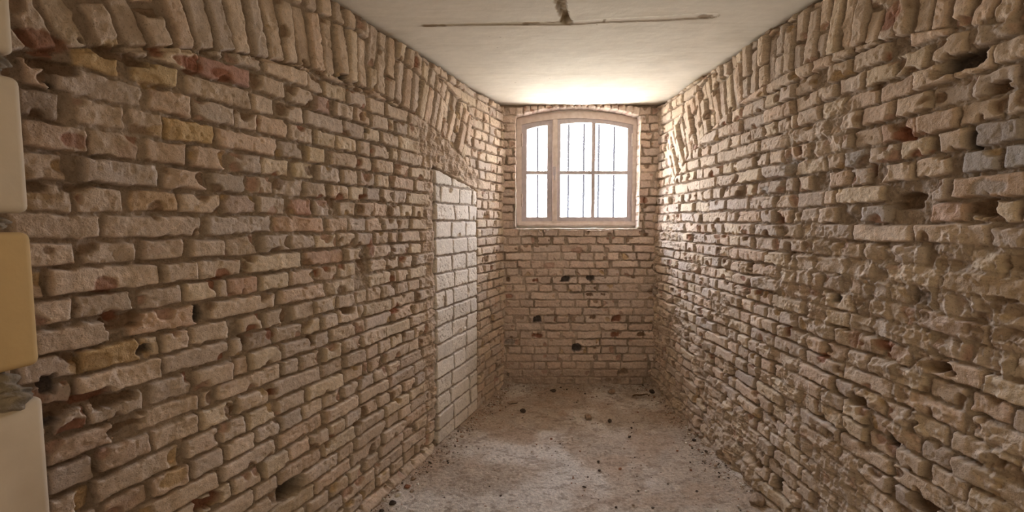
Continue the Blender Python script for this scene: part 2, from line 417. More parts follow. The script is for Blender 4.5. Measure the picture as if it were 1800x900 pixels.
    r.hole(*on_wall(LEFT, 95, 115), 0.12, 0.035, 0.045, 'brown')
    r.hole(*on_wall(LEFT, 220, 100), 0.16, 0.03, 0.04, 'brown')
    # pits, missing headers and stains where the photograph has them
    for x, y, w, h, d, c in [(93, 148, .025, .02, .05, 'hole_shade'), (215, 566, .10, .05, .035, 'brown'), (203, 555, .05, .035, .045, 'red'), (350, 550, .035, .055, .06, 'hole_shade'),
                             (256, 613, .05, .03, .05, 'hole_shade'), (147, 700, .10, .03, .03, 'red'), (512, 858, .15, .085, .24, 'hole_shade'), (640, 468, .05, .10, .04, 'brown'),
                             (612, 545, .10, .03, .04, 'brown'), (548, 600, .03, .04, .03, 'brown'), (428, 597, .03, .04, .04, 'brown'), (655, 790, .06, .05, .05, 'brown'), (630, 745, .05, .03, .04, 'brown'),
                             (700, 850, .06, .04, .05, 'hole_shade'), (210, 700, .12, .03, .04, 'brown'), (365, 880, .10, .05, .04, 'red'), (88, 680, .04, .05, .04, 'hole_shade'), (86, 740, .04, .03, .04, 'hole_shade'),
                             (585, 355, .05, .06, .035, 'brown'), (550, 360, .03, .07, .035, 'brown'), (645, 230, .04, .03, .04, 'hole_shade'), (606, 135, .05, .03, .05, 'hole_shade'), (637, 205, .03, .05, .04, 'red'),
                             (60, 330, .06, .03, .04, 'brown'), (125, 330, .07, .03, .035, 'brown'), (510, 375, .02, .05, .03, 'brown'), (478, 690, .04, .03, .03, 'red'),
                             (230, 745, .10, .025, .035, 'brown'), (410, 720, .03, .03, .03, 'brown'), (700, 540, .03, .03, .03, 'red'), (697, 545, .06, .04, .02, 'red'), (100, 720, .08, .04, .03, 'brown')]:
        s_, h_ = on_wall(LEFT, x, y); r.hole(s_, h_, w, h, d, c)
    for x, y, w, h, c in [(130, 247, .06, .04, 'red'), (185, 500, .06, .045, 'red'), (388, 482, .05, .04, 'red'), (475, 588, .04, .05, 'red'), (700, 540, .05, .05, 'red'), (85, 440, .03, .02, 'brown'),
                          (290, 232, .10, .05, 'ochre'), (160, 640, .12, .05, 'ochre'), (690, 490, .05, .05, 'red'), (655, 435, .05, .12, 'red'), (65, 345, .07, .02, 'ochre'), (260, 140, .08, .05, 'ochre'),
                          (480, 370, .05, .04, 'pink'), (640, 345, .04, .03, 'red'), (560, 345, .03, .02, 'red'), (722, 225, .04, .05, 'red'), (325, 110, .07, .03, 'red'), (390, 130, .09, .04, 'red'), (300, 840, .1, .05, 'ochre')]:
        s_, h_ = on_wall(LEFT, x, y); r.stain(s_, h_, w, h, c)
    # ragged render left around the walled-up doorway
    sp = (sst(0.42, 0.62, X) * sst(1.75, 1.35, X)) * sst(1.80, 2.0, Y + 0.12 * (fbm(X * 6, Y * 6, 5) - .5) - 0.1 * (X - 1)) * sst(0.05, -0.03, dist)
    sp = np.maximum(sp, sst(1.50, 1.38, X + 0.12 * (r.rough - 0.5)) * sst(1.24, 1.30, X) * sst(-0.1, 0.1, Y - 0.2) * 0.85 * sst(2.1, 2.0, Y))
    sp = sp * sst(0.25, 0.55, fbm(X * 8, Y * 8, 77, 4) + 0.1)
    r.smear(np.clip(sp, 0, 1), 0.004, 0.034, (0.50, 0.39, 0.30), 0.8)
    # scattered mortar smears
    sm = sst(0.62, 0.72, fbm(X * 3.2, Y * 3.2, 91, 4)) * 0.75
    r.smear(sm * 0.7, -0.006, 0.022, (0.46, 0.36, 0.27), 0.4)
    # recess that takes the walled-up doorway
    s0, s1 = 0.60, 1.30
    top = 1.845 + (X - 0.6) * 0.155
    ins = sst(-0.004, 0.006, np.minimum(np.minimum(X - s0, s1 - X), top - Y) + 0.008 * (r.rough - 0.5))
    r.Z = r.Z * (1 - ins) + ins * (-0.075)
    r.C = r.C * (1 - ins[..., None]) + ins[..., None] * C_RAW['brown']
    # coarse projecting foot course near the camera
    foot = sst(0.055, 0.02, Y + 0.03 * (r.rough - .5)) * sst(1.3, 1.4, X)
    r.smear(foot, 0.03, 0.02, (0.46, 0.35, 0.26), 0.8)
    # ragged top under the ceiling, shade of the gap put into the colour
    tp = sst(CEIL - 0.035, CEIL - 0.012, Y + 0.035 * (r.crag - 0.6) + 0.012 * r.mid)
    r.Z -= tp * 0.045; r.C = r.C * (1 - 0.75 * tp[..., None]) + 0.75 * tp[..., None] * C_RAW['brown']
    r.Z += 0.012 * (fbm(X * 1.3, Y * 1.3, 401, 2) - 0.5) * 2
    link_grid('wall_left', r.points(LEFT), r.C, None, M_BRICK, flip=False)

# ================================================================= RIGHT WALL
def build_right():
    S = spacing(RIGHT, -0.06, 5.7, 1.55, 0.0023); H = np.arange(-0.05, CEIL + 0.01, 0.0031)
    r = Relief(S, H, 23, 0.008)
    rng = r.rng
    X, Y = r.X, r.Y
    sc_, hc, Rr, th = 1.95, 2.345, 3.0, 0.37
    dist = np.hypot(X - sc_, Y - (hc - Rr)) - Rr
    below = (dist < 0.004) | (dist > th) | (X < 0.40)
    rows = {}
    for k in range(13): rows[k] = (1.65 + 0.0795 * k, 1.65 + 0.0795 * (k + 1))
    for k in range(1, 23): rows[-k] = (1.65 - 0.0762 * k, 1.65 - 0.0762 * (k - 1))
    px = {
        7: [(1400, 1430), (1458, 1496), (1500, 1558), (1600, 1662), (1722, 1800)],
        6: [(1440, 1468), (1475, 1515), (1520, 1571), (1573, 1627), (1642, 1698), (1720, 1790)],
        5: [(1405, 1440), (1445, 1485), (1491, 1542), (1547, 1604), (1611, 1673), (1675, 1747), (1749, 1815)],
        4: [(1395, 1455), (1460, 1478), (1480, 1513), (1519, 1571), (1578, 1631), (1633, 1702), (1704, 1787)],
        3: [(1392, 1422), (1431, 1479), (1482, 1496), (1500, 1547), (1550, 1611, dict(color=(.58, .42, .32))), (1612, 1680), (1684, 1754), (1762, 1815)],
        2: [(1398, 1450), (1455, 1480), (1485, 1519, dict(color=C_RAW['grey'])), (1530, 1578), (1585, 1636), (1651, 1695), (1714, 1796, dict(color=(.47, .41, .37)))],
        1: [(1400, 1425), (1456, 1490), (1493, 1524), (1547, 1603, dict(color=(.62, .50, .39))), (1607, 1664, dict(color=(.62, .50, .39))), (1690, 1750, dict(color=(.44, .40, .37))), (1766, 1815, dict(color=(.44, .41, .39)))],
        0: [(1400, 1444), (1449, 1466), (1470, 1550, dict(raw='ochre', chip=.7)), (1641, 1668), (1682, 1815, dict(color=(.58, .43, .32), out=.02))],
        -1: [(1408, 1436), (1441, 1470), (1518, 1562, dict(color=(.5, .44, .4))), (1633, 1695, dict(color=(.58, .42, .33))), (1709, 1790, dict(chip=.8))],
        -2: [(1423, 1498), (1501, 1600, dict(chip=.1)), (1610, 1735, dict(out=.015)), (1747, 1815, dict(out=.02))],
        -3: [(1480, 1515), (1520, 1552), (1569, 1624), (1701, 1767, dict(color=(.60, .48, .34)))],
        -4: [(1440, 1488), (1492, 1537), (1558, 1653), (1664, 1805, dict(color=(.55, .41, .28), out=.02))],
        -5: [(1450, 1480), (1495, 1512), (1536, 1560), (1563, 1592), (1648, 1700), (1710, 1740, dict(chip=.9))],
        -6: [(1445, 1500), (1529, 1604), (1613, 1735, dict(color=(.57, .43, .35), out=.02))],
    }
    for k, (h0, h1) in rows.items():
        hm = (h0 + h1) / 2; segs = []
        if k in px:
            for q in px[k]:
                a = s_at(RIGHT, q[0], hm); b = s_at(RIGHT, q[1], hm)
                segs.append((a, b, dict(q[2]) if len(q) > 2 else {}))
            mn = min(q[0] for q in segs) - 0.014; mx_ = max(q[1] for q in segs) + 0.014
            segs += fill(rng, -0.06, mn, k % 2 == 0) + fill(rng, mx_, 6.0, k % 2 == 0)
        else:
            segs = fill(rng, -0.06, 6.0, k % 2 == 0 if k % 4 else None)
        for q in segs:
            q[2].setdefault('chip', 0.42)
            q[2].setdefault('out', rng.gauss(0.005, 0.007))
        r.row(h0, h1, segs, clip=below)
    st = (X > 0.40) & (dist > 0.0) & (dist < th + 0.01)
    r.Z[st] = -0.02 + 0.012 * r.mid[st]; r.C[st] = C_MORTAR * (0.85 + 0.4 * r.rough[st][:, None])
    arch_band(r, 0.42, 3.55, sc_, hc, Rr, th, CEIL, 0.062)
    for x, y, w, h, d, c in [(1690, 110, .16, .06, .07, 'hole_shade'), (1745, 155, .07, .03, .05, 'brown'), (1705, 245, .05, .07, .06, 'hole_shade'), (1590, 235, .06, .04, .035, 'red'), (1405, 265, .05, .05, .05, 'red'),
                             (1530, 300, .03, .05, .05, 'red'), (1590, 355, .13, .06, .06, 'brown'), (1545, 150, .07, .03, .03, 'brown'), (1660, 455, .07, .05, .05, 'brown'), (1620, 522, .085, .06, .08, 'hole_shade'),
                             (1785, 460, .08, .05, .06, 'brown'), (1770, 540, .10, .05, .05, 'brown'), (1505, 530, .07, .05, .05, 'brown'), (1470, 525, .05, .03, .05, 'hole_shade'), (1357, 650, .05, .06, .07, 'hole_shade'),
                             (1275, 665, .05, .09, .06, 'brown'), (1285, 655, .05, .09, .05, 'brown'), (1390, 445, .05, .09, .05, 'brown'), (1320, 470, .05, .06, .04, 'brown'), (1385, 580, .05, .06, .03, 'red'),
                             (1300, 605, .04, .03, .03, 'red'), (1270, 700, .05, .04, .05, 'brown'), (1505, 705, .10, .05, .05, 'brown'), (1545, 605, .07, .03, .03, 'red'), (1640, 640, .14, .04, .05, 'brown'),
                             (1370, 385, .05, .06, .05, 'red'), (1720, 365, .12, .05, .05, 'brown'), (1620, 890, .10, .06, .06, 'brown'), (1455, 765, .06, .05, .05, 'brown'), (1560, 770, .05, .06, .06, 'hole_shade'),
                             (1780, 830, .14, .06, .06, 'brown'), (1300, 780, .05, .04, .05, 'hole_shade'), (1330, 815, .10, .05, .07, 'brown'), (1365, 850, .08, .06, .08, 'hole_shade'), (1210, 525, .05, .05, .04, 'brown'),
                             (1235, 590, .04, .05, .04, 'red'), (1280, 640, .04, .04, .05, 'brown'), (1190, 550, .03, .04, .03, 'red'), (1215, 460, .03, .03, .03, 'red'), (1230, 405, .03, .05, .02, 'red'), (1765, 590, .10, .05, .05, 'brown')]:
        s_, h_ = on_wall(RIGHT, x, y); r.hole(s_, h_, w, h, d, c)
    for x, y, w, h, c in [(1570, 25, .12, .09, 'red'), (1430, 515, .07, .04, 'red'), (1500, 595, .06, .06, 'red'), (1310, 490, .06, .03, 'red'), (1445, 630, .06, .05, 'red'), (1225, 400, .03, .04, 'red'),
                          (1510, 600, .05, .03, 'red'), (1590, 235, .09, .05, 'red'), (1740, 330, .09, .05, 'grey'), (1470, 210, .08, .05, 'grey'), (1390, 290, .1, .08, 'grey'), (1345, 335, .08, .05, 'grey')]:
        s_, h_ = on_wall(RIGHT, x, y); r.stain(s_, h_, w, h, c)
    # thick crumbling mortar, worst low down and towards the camera
    wgt = sst(1.75, 0.9, Y) * (0.55 + 0.45 * sst(0.8, 2.2, X)) + 0.15
    n = fbm(X * 3.0, Y * 4.0, 61, 4) + 0.16 * (wgt - 0.6)
    r.smear(sst(0.545, 0.66, n) * 0.8, 0.000, 0.050, (0.50, 0.405, 0.315), 0.6)
    lump = sst(0.63, 0.72, fbm(X * 11, Y * 14, 63, 3)) * sst(1.6, 1.3, Y) * 0.7
    r.smear(lump, 0.010, 0.045, (0.54, 0.44, 0.34), 0.6)
    # crumbled foot of the wall
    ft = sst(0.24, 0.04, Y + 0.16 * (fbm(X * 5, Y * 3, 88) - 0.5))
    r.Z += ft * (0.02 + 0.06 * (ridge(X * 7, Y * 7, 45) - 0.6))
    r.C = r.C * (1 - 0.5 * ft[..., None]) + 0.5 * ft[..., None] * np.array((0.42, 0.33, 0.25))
    tp = sst(CEIL - 0.035, CEIL - 0.012, Y + 0.035 * (r.crag - 0.6) + 0.012 * r.mid)
    r.Z -= tp * 0.045; r.C = r.C * (1 - 0.75 * tp[..., None]) + 0.75 * tp[..., None] * C_RAW['brown']  # shade of the gap under the ceiling, mixed into the colour
    r.Z += 0.018 * (fbm(X * 1.3, Y * 1.3, 402, 2) - 0.5) * 2
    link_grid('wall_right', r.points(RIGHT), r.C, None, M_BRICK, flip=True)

# ================================================================= BACK WALL
WX0, WX1, WZ0, WZT = 0.035, 1.176, 1.517, 2.632   # opening in the brickwork
def arch_z(x, x0, x1, side, crown):
    c = (x0 + x1) / 2; hw = (x1 - x0) / 2; rise = crown - side
    Rr = (hw * hw + rise * rise) / (2 * rise)
    return crown - Rr + np.sqrt(np.maximum(Rr * Rr - (x - c) ** 2, 0.0001))
def build_back():
    S = np.arange(-0.14, 1.45, 0.0042); H = np.arange(-0.05, CEIL + 0.01, 0.0042)
    r = Relief(S, H, 37, 0.005); rng = r.rng; X, Y = r.X, r.Y
    for k in range(-15, 21):
        h1 = 1.516 - 0.0744 * k; h0 = h1 - 0.0744
        st = (k % 2 == 0)
        segs = fill(rng, -0.14, 1.45, st)
        for q in segs: q[2].update(chip=0.3, out=rng.gauss(0.004, 0.004), flat=1.1, color=rng.choice([(0.68, 0.55, 0.475), (0.70, 0.57, 0.485), (0.65, 0.54, 0.48), (0.66, 0.52, 0.44)]))
        r.row(h0, h1, segs)
    # flush pointing smears level the joints
    r.smear(sst(0.40, 0.62, fbm(X * 5, Y * 5, 71, 4)) * 0.75, 0.004, 0.010, (0.60, 0.48, 0.40), 0.5)
    for x, y, w, h, d, c in [(994, 491, .085, .05, .05, 'hole_shade'), (1039, 490, .08, .05, .05, 'hole_shade'), (944, 562, .08, .06, .05, 'hole_shade'), (1083, 560, .09, .06, .03, 'red'), (1015, 612, .09, .08, .05, 'hole_shade'),
                             (944, 590, .08, .04, .02, 'red'), (1081, 588, .09, .05, .01, 'red'), (1060, 518, .05, .03, .02, 'brown'), (1037, 517, .06, .03, .02, 'brown'), (1128, 587, .07, .05, .02, 'brown'),
                             (1096, 654, .10, .05, .03, 'brown'), (1056, 540, .06, .03, .02, 'brown'), (896, 601, .09, .06, .03, 'grey'), (1041, 557, .05, .04, .02, 'brown'), (893, 658, .03, .05, .03, 'hole_shade'),
                             (941, 492, .05, .03, .01, 'red'), (893, 492, .03, .05, .03, 'brown'), (1136, 412, .04, .03, .03, 'brown'), (1113, 488, .05, .03, .02, 'brown')]:
        s_, h_ = on_wall(BACK, x, y); r.hole(s_, h_, w, h, d, c, 0.008, edge=0.028)
    for x, y, w, h, c in [(1131, 352, .06, .05, 'red'), (893, 520, .07, .04, 'red'), (1143, 512, .06, .05, 'brown'), (965, 467, .12, .06, 'pink'), (935, 180 + 13, .07, .03, 'red'), (1085, 190, .06, .03, 'pink'), (1015, 440, .1, .05, 'pink')]:
        s_, h_ = on_wall(BACK, x, y); r.stain(s_, h_, w, h, c, 0.7)
    # darker, rough foot of the wall
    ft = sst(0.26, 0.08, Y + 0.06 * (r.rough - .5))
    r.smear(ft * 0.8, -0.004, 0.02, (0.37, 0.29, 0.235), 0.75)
    # bricks on edge over the window
    at = arch_z(X, WX0, WX1, 2.548, WZT)
    over = sst(-0.003, 0.003, Y - at) * (X > WX0 - 0.03) * (X < WX1 + 0.03)
    for i in range(17):
        x = WX0 + (WX1 - WX0) * (i + 0.5) / 17
        z = float(arch_z(np.array(x), WX0, WX1, 2.548, WZT))
        r.brick(x, z + 0.035, 0.06, 0.07, 0, out=0.012 + rng.uniform(0, .01), chip=0.5, raw='red' if i in (2, 12) else 'pink', color=(0.66, 0.54, 0.46))
    # opening
    jag = 0.010 * (r.rough - 0.5) + 0.006 * (r.crag - 0.6)
    dd = np.minimum(np.minimum(X - WX0, WX1 - X), np.minimum(Y - WZ0, at - Y)) + jag
    ins = sst(-0.002, 0.007, dd)
    r.Z = r.Z * (1 - ins) - 0.13 * ins
    r.C = r.C * (1 - ins[..., None] * .6) + ins[..., None] * .6 * np.array((0.33, 0.25, 0.20))
    keep = dd < 0.035
    tp = sst(CEIL - 0.025, CEIL - 0.008, Y + 0.02 * (r.crag - 0.6))
    r.Z -= tp * 0.02
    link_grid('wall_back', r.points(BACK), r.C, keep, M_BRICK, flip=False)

# ================================================================= FLOOR, CEILING, REAR
def build_floor():
    ys = [-1.3]
    while ys[-1] < 4.5: ys.append(ys[-1] + (0.03 if ys[-1] < 1.2 else 0.0055))
    xs = np.arange(-2.35, 1.75, 0.007)
    X, Y = np.meshgrid(xs, np.array(ys))
    n1 = fbm(X * 2.2, Y * 2.2, 5, 5); n2 = fbm(X * 14, Y * 14, 9, 4); n3 = fbm(X * 60, Y * 60, 12, 3)
    dl = (X - (-1.70 + 0.367 * Y)) / 1.065; dr = (1.543 - 0.046 * Y) - X; db = 4.41 - Y
    berm = np.exp(-np.maximum(dl, 0) / 0.05) * 0.018 + np.exp(-np.maximum(dr, 0) / 0.07) * 0.03 + np.exp(-np.maximum(db, 0) / 0.10) * 0.035
    berm = berm * (0.4 + 1.2 * n2)
    Z = 0.014 * (n1 - 0.5) + 0.010 * (n2 - 0.5) + 0.007 * (n3 - 0.5) + berm
    crumb = sst(0.68, 0.78, vn(X * 75, Y * 75, 55)) * sst(0.45, 0.6, n1 + 0.1 * (n2 - .5))
    Z += 0.004 * crumb
    base = np.array((0.46, 0.37, 0.295)); pale = np.array((0.66, 0.60, 0.54)); dark = np.array((0.27, 0.20, 0.15)); warm = np.array((0.42, 0.30, 0.215))
    C = base[None, None] * (0.80 + 0.4 * n2[..., None])
    w = sst(0.45, 0.62, fbm(X * 3, Y * 3, 31, 4))[..., None] * 0.6; C = C * (1 - w) + w * warm
    pn = fbm(X * 3.5, Y * 3.5, 21, 5)
    pc = np.exp(-((X - 0.15) / 0.55) ** 2 - ((Y - 2.55) / 0.55) ** 2) * 0.16
    p = sst(0.46, 0.78, pn + 0.16 * (n2 - 0.5) + pc)[..., None] * 0.85; C = C * (1 - p) + p * pale * (0.85 + 0.3 * n3[..., None])
    d = sst(0.60, 0.68, fbm(X * 20, Y * 30, 41, 4))[..., None] * 0.55; C = C * (1 - d) + d * dark
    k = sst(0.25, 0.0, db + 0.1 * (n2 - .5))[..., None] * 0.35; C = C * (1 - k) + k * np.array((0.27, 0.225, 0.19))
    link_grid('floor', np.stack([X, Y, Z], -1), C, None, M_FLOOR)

def seg_d(X, Y, a, b):
    a = np.array(a[:2]); b = np.array(b[:2]); v = b - a; t = np.clip(((X - a[0]) * v[0] + (Y - a[1]) * v[1]) / (v @ v), 0, 1)
    return np.hypot(X - a[0] - t * v[0], Y - a[1] - t * v[1]), t
def build_ceiling():
    xs = np.arange(-2.35, 1.75, 0.007); ys = np.concatenate([np.arange(-1.3, 1.2, 0.05), np.arange(1.2, 4.5, 0.007)])
    X, Y = np.meshgrid(xs, ys)
    n1 = fbm(X * 1.5, Y * 1.5, 3, 4); n2 = fbm(X * 8, Y * 14, 7, 4); n3 = fbm(X * 45, Y * 45, 8, 3); cg = ridge(X * 18, Y * 18, 14)
    Z = CEIL + 0.016 * (n1 - 0.5) + 0.003 * (n2 - 0.5)
    C = np.array((0.77, 0.725, 0.645))[None, None] * (0.94 + 0.12 * n2[..., None])
    brown = np.array((0.24, 0.17, 0.10)); ol = np.array((0.42, 0.36, 0.24))
    # faint trowel lines
    st = sst(0.60, 0.70, fbm(X * 3, Y * 45, 19, 3))[..., None] * 0.10; C = C * (1 - st) + st * ol
    # former cable chase across the room, filled in
    a = on_level(745, 44, CEIL); m = on_level(1000, 41, CEIL); b = on_level(1252, 28, CEIL)
    for p, q, w0, w1 in ((a, m, 0.012, 0.024), (m, b, 0.022, 0.034)):
        d, t = seg_d(X, Y, p, q); w = w0 + (w1 - w0) * t
        e = d + 0.006 * (n3 - 0.5)
        inn = sst(w, w - 0.006, e); Z += inn * 0.004
        rim = sst(0.006, 0.001, np.abs(e - w)) * sst(0.25, 0.5, n2 + 0.12)
        k = rim[..., None] * 0.62; C = C * (1 - k) + k * brown
        k = inn[..., None] * (0.55 if p is a else 0.35); C = C * (1 - k) + k * (ol * 1.1 if p is a else np.array((0.80, 0.76, 0.70)))
        k = sst(0.05, 0.0, e - w)[..., None] * 0.10; C = C * (1 - k) + k * ol
    # dark stained ends and blotches of the chase
    for x, y, rx, ry in ((760, 45, .09, .012), (936, 42, .05, .012), (925, 43, .02, .016), (1240, 30, .05, .02), (1063, 38, .010, .030), (975, 40, .06, .01)):
        c = on_level(x, y, CEIL); d = np.hypot((X - c[0]) / rx, (Y - c[1]) / ry) + 0.9 * (n3 - 0.5)
        k = sst(1.1, 0.7, d)[..., None] * 0.75; C = C * (1 - k) + k * brown
    # ragged open chase towards the camera
    p = on_level(983, -6, CEIL); q = on_level(996, 38, CEIL); p = p + (p - q) * 2.5
    d, t = seg_d(X, Y, p, q); e = d + 0.030 * (cg - 0.62) + 0.008 * (n3 - .5)
    inn = sst(0.030, 0.018, e); Z += inn * (0.030 + 0.02 * (cg - 0.5))
    k = inn[..., None] * 0.9; C = C * (1 - k) + k * np.array((0.30, 0.22, 0.13)) * (0.6 + 0.8 * n3[..., None])
    # flakes and pin holes
    for x, y, rr in ((861, 64, .004), (880, 66, .004), (906, 145, .006), (1050, 44, .004), (966, 137, .004), (1084, 182, .012), (875, 84, .003)):
        c = on_level(x, y, CEIL); k = sst(1, 0.5, np.hypot((X - c[0]) / rr, (Y - c[1]) / rr / 1.5))[..., None] * .8; C = C * (1 - k) + k * brown
    c = on_level(1132, 180, CEIL); k = sst(1.1, .8, np.hypot((X - c[0]) / .05, (Y - c[1]) / .02))[..., None] * .6; C = C * (1 - k) + k * ol; Z -= k[..., 0] * 0.008
    link_grid('ceiling', np.stack([X, Y, Z], -1), C, None, M_CEIL, flip=True)

def new_obj(name, bm, mat, parent=None, smooth=False):
    me = bpy.data.meshes.new(name); bm.normal_update(); bm.to_mesh(me); bm.free()
    if smooth:
        for p in me.polygons: p.use_smooth = True
    me.materials.append(mat)
    o = bpy.data.objects.new(name, me); col.objects.link(o)
    if parent is not None: o.parent = parent
    return o
def add_box(bm, a, b, bev=0.0):
    r = bmesh.ops.create_cube(bm, size=1)
    a = Vector(a); b = Vector(b)
    bmesh.ops.scale(bm, vec=(b - a), verts=r['verts']); bmesh.ops.translate(bm, vec=(a + b) / 2, verts=r['verts'])
    if bev > 0:
        ed = list({e for v in r['verts'] for e in v.link_edges})
        bmesh.ops.bevel(bm, geom=ed, offset=bev, segments=2, affect='EDGES', profile=0.6)
def build_rear():
    bm = bmesh.new()
    # plain closed wall behind the camera
    add_box(bm, (-2.4, -1.40, -0.05), (1.8, -1.30, 2.75))
    o = new_obj('wall_rear', bm, M_PLAST); o['kind'] = 'structure'
    # added unseen outer skin so that no daylight leaks round the shell
    bm = bmesh.new(); add_box(bm, (-2.75, -1.5, -0.2), (-2.5, 4.9, CEIL + 0.2)); add_box(bm, (1.85, -1.5, -0.2), (2.1, 4.9, CEIL + 0.2))
    o = new_obj('light_block_sides', bm, M_PLAST); o['kind'] = 'structure'
    bm = bmesh.new(); add_box(bm, (-2.6, -1.5, CEIL + 0.06), (2.0, 4.9, CEIL + 0.2)); add_box(bm, (-2.6, -1.5, -0.2), (2.0, 4.5, -0.06))  # added unseen slabs keeping daylight out above and below
    o = new_obj('light_block_slabs', bm, M_PLAST); o['kind'] = 'structure'

# ================================================================= WALLED-UP DOORWAY
def build_infill():
    S = np.arange(0.612, 1.288, 0.0036); H = np.arange(-0.02, 1.97, 0.0036)
    r = Relief(S, H, 53, 0.003); X, Y = r.X, r.Y
    r.Z = -0.008 + 0.006 * r.mid
    r.C = np.array((0.36, 0.30, 0.25))[None, None] * (0.8 + 0.4 * r.rough[..., None])
    rng = r.rng; ph = 0.1225
    cuts = [[.38, .76], [.12, .53, .88], [.42, .78], [.34, .70], [.38, .74], [.36, .72], [.40, .76], [.20, .38, .74], [.38, .80], [.36, .72], [.34, .70], [.38, .68], [.33, .68], [.30, .78], [.36, .80], [.38, .72], [.3, .64]]
    for k in range(16):
        h1 = 1.955 - ph * k; h0 = h1 - ph
        c = [0] + cuts[k] + [1]
        for i in range(len(c) - 1):
            a = 1.288 - c[i] * 0.676; b = 1.288 - c[i + 1] * 0.676
            r.brick((a + b) / 2, (h0 + h1) / 2, abs(a - b) - 0.009, ph - 0.010, rng.gauss(0, 0.006), out=rng.gauss(0.004, 0.0022),
                    color=(0.84, 0.775, 0.70), raw=(0.66, 0.58, 0.50), chip=0.22, flat=0.45, tone=1.0)
    top = 1.835 + (X - 0.6) * 0.150 + 0.022 * (r.crag - 0.6)
    edge = np.minimum(np.minimum(X - 0.614, 1.284 - X), top - Y) + 0.008 * (r.rough - 0.5)
    r.Z -= 0.05 * sst(0.008, -0.002, edge)
    r.Z -= 0.03 * sst(0.03, 0.01, Y)
    keep = edge > -0.012
    w = dict(LEFT); w['o'] = LEFT['o'] + 0.004 * LEFT['n']
    link_grid('wall_infill', r.points(w), r.C, keep, M_INFILL)

# ================================================================= PIER AT THE LEFT EDGE
def build_pier():
    yb = 0.76
    def at(x, y):
        r_ = ray(x, y); t_ = yb / r_[1]; return r_[0] * t_, EYE + r_[2] * t_
    dirv = np.array([-0.241, -1.0]); dirv /= np.linalg.norm(dirv)
    bl = [(18, -60, 100, 'a'), (39, 138, 375, 'a'), (58, 408, 640, 'b'), (79, 694, 915, 'c'), (90, 945, 1160, 'a'), (4, -330, -95, 'a')]
    mats = {'a': mat_plain('cream_block', (0.60, 0.50, 0.375), 0.9, 0.25, 14, 0.04, 0.15), 'b': mat_plain('yellow_block', (0.56, 0.39, 0.19), 0.9, 0.25, 14, 0.05, 0.15),
            'c': mat_plain('marked_block', (0.64, 0.54, 0.42), 0.9, 0.3, 7, 0.08, 0.15, (0.50, 0.41, 0.31))}
    bm = bmesh.new()
    me_m = [mats['a'], mats['b'], mats['c'], mat_plain('grey_mortar', (0.27, 0.22, 0.165), 0.95, 0.8, 60, 0.2, 0.1)]
    def block(xe, z0, z1, mi, rad, off=0.0):
        n0 = len(bm.faces)
        r_ = bmesh.ops.create_cube(bm, size=1); vs = r_['verts']
        L = 1.9; Wd = 0.9
        bmesh.ops.scale(bm, vec=(Wd, L, z1 - z0), verts=vs)
        bmesh.ops.translate(bm, vec=(-Wd / 2, -L / 2, (z0 + z1) / 2), verts=vs)
        ed = list({e for v in vs for e in v.link_edges})
        g_ = bmesh.ops.bevel(bm, geom=ed, offset=rad, segments=4, affect='EDGES', profile=0.5)
        fs = list(bm.faces)[n0:]
        vv = list({v for f_ in fs for v in f_.verts})
        ang = math.atan2(dirv[1], dirv[0]) + math.pi / 2
        bmesh.ops.rotate(bm, cent=(0, 0, 0), matrix=Matrix.Rotation(ang, 3, 'Z'), verts=vv)
        bmesh.ops.translate(bm, vec=(xe, yb + off, 0), verts=vv)
        for f_ in fs: f_.material_index = mi; f_.smooth = True
    for x, y0, y1, k in bl:
        xe, z1 = at(x, y0); _, z0 = at(x, y1)
        block(xe, z0, z1, 'abc'.index(k), 0.012)
    block(at(30, 500)[0] - 0.012, -0.05, CEIL, 3, 0.004, -0.015)
    me = bpy.data.meshes.new('wall_pier'); bm.normal_update(); bm.to_mesh(me); bm.free()
    for m in me_m: me.materials.append(m)
    o = bpy.data.objects.new('wall_pier', me); col.objects.link(o); o['kind'] = 'structure'
    # rough mortar lumps squeezed out of the bed joints
    bm = bmesh.new()
    for x, y, rx, rz in ((25, 672, .035, .022), (58, 690, .018, .018), (8, 392, .03, .012), (8, 118, .03, .012), (45, 682, .025, .015)):
        xe, z = at(x, y)
        q = bmesh.ops.create_icosphere(bm, subdivisions=4, radius=1)
        for v in q['verts']:
            n = vn(np.array(v.co.x * 3 + x), np.array(v.co.z * 3 + v.co.y * 2), 5) - 0.5
            v.co = Vector((v.co.x * rx, v.co.y * 0.03, v.co.z * rz)) * (1 + 0.6 * float(n)) + Vector((xe, yb - 0.035, z))
    o = new_obj('trim_mortar', bm, me_m[3], None, True); o['kind'] = 'structure'

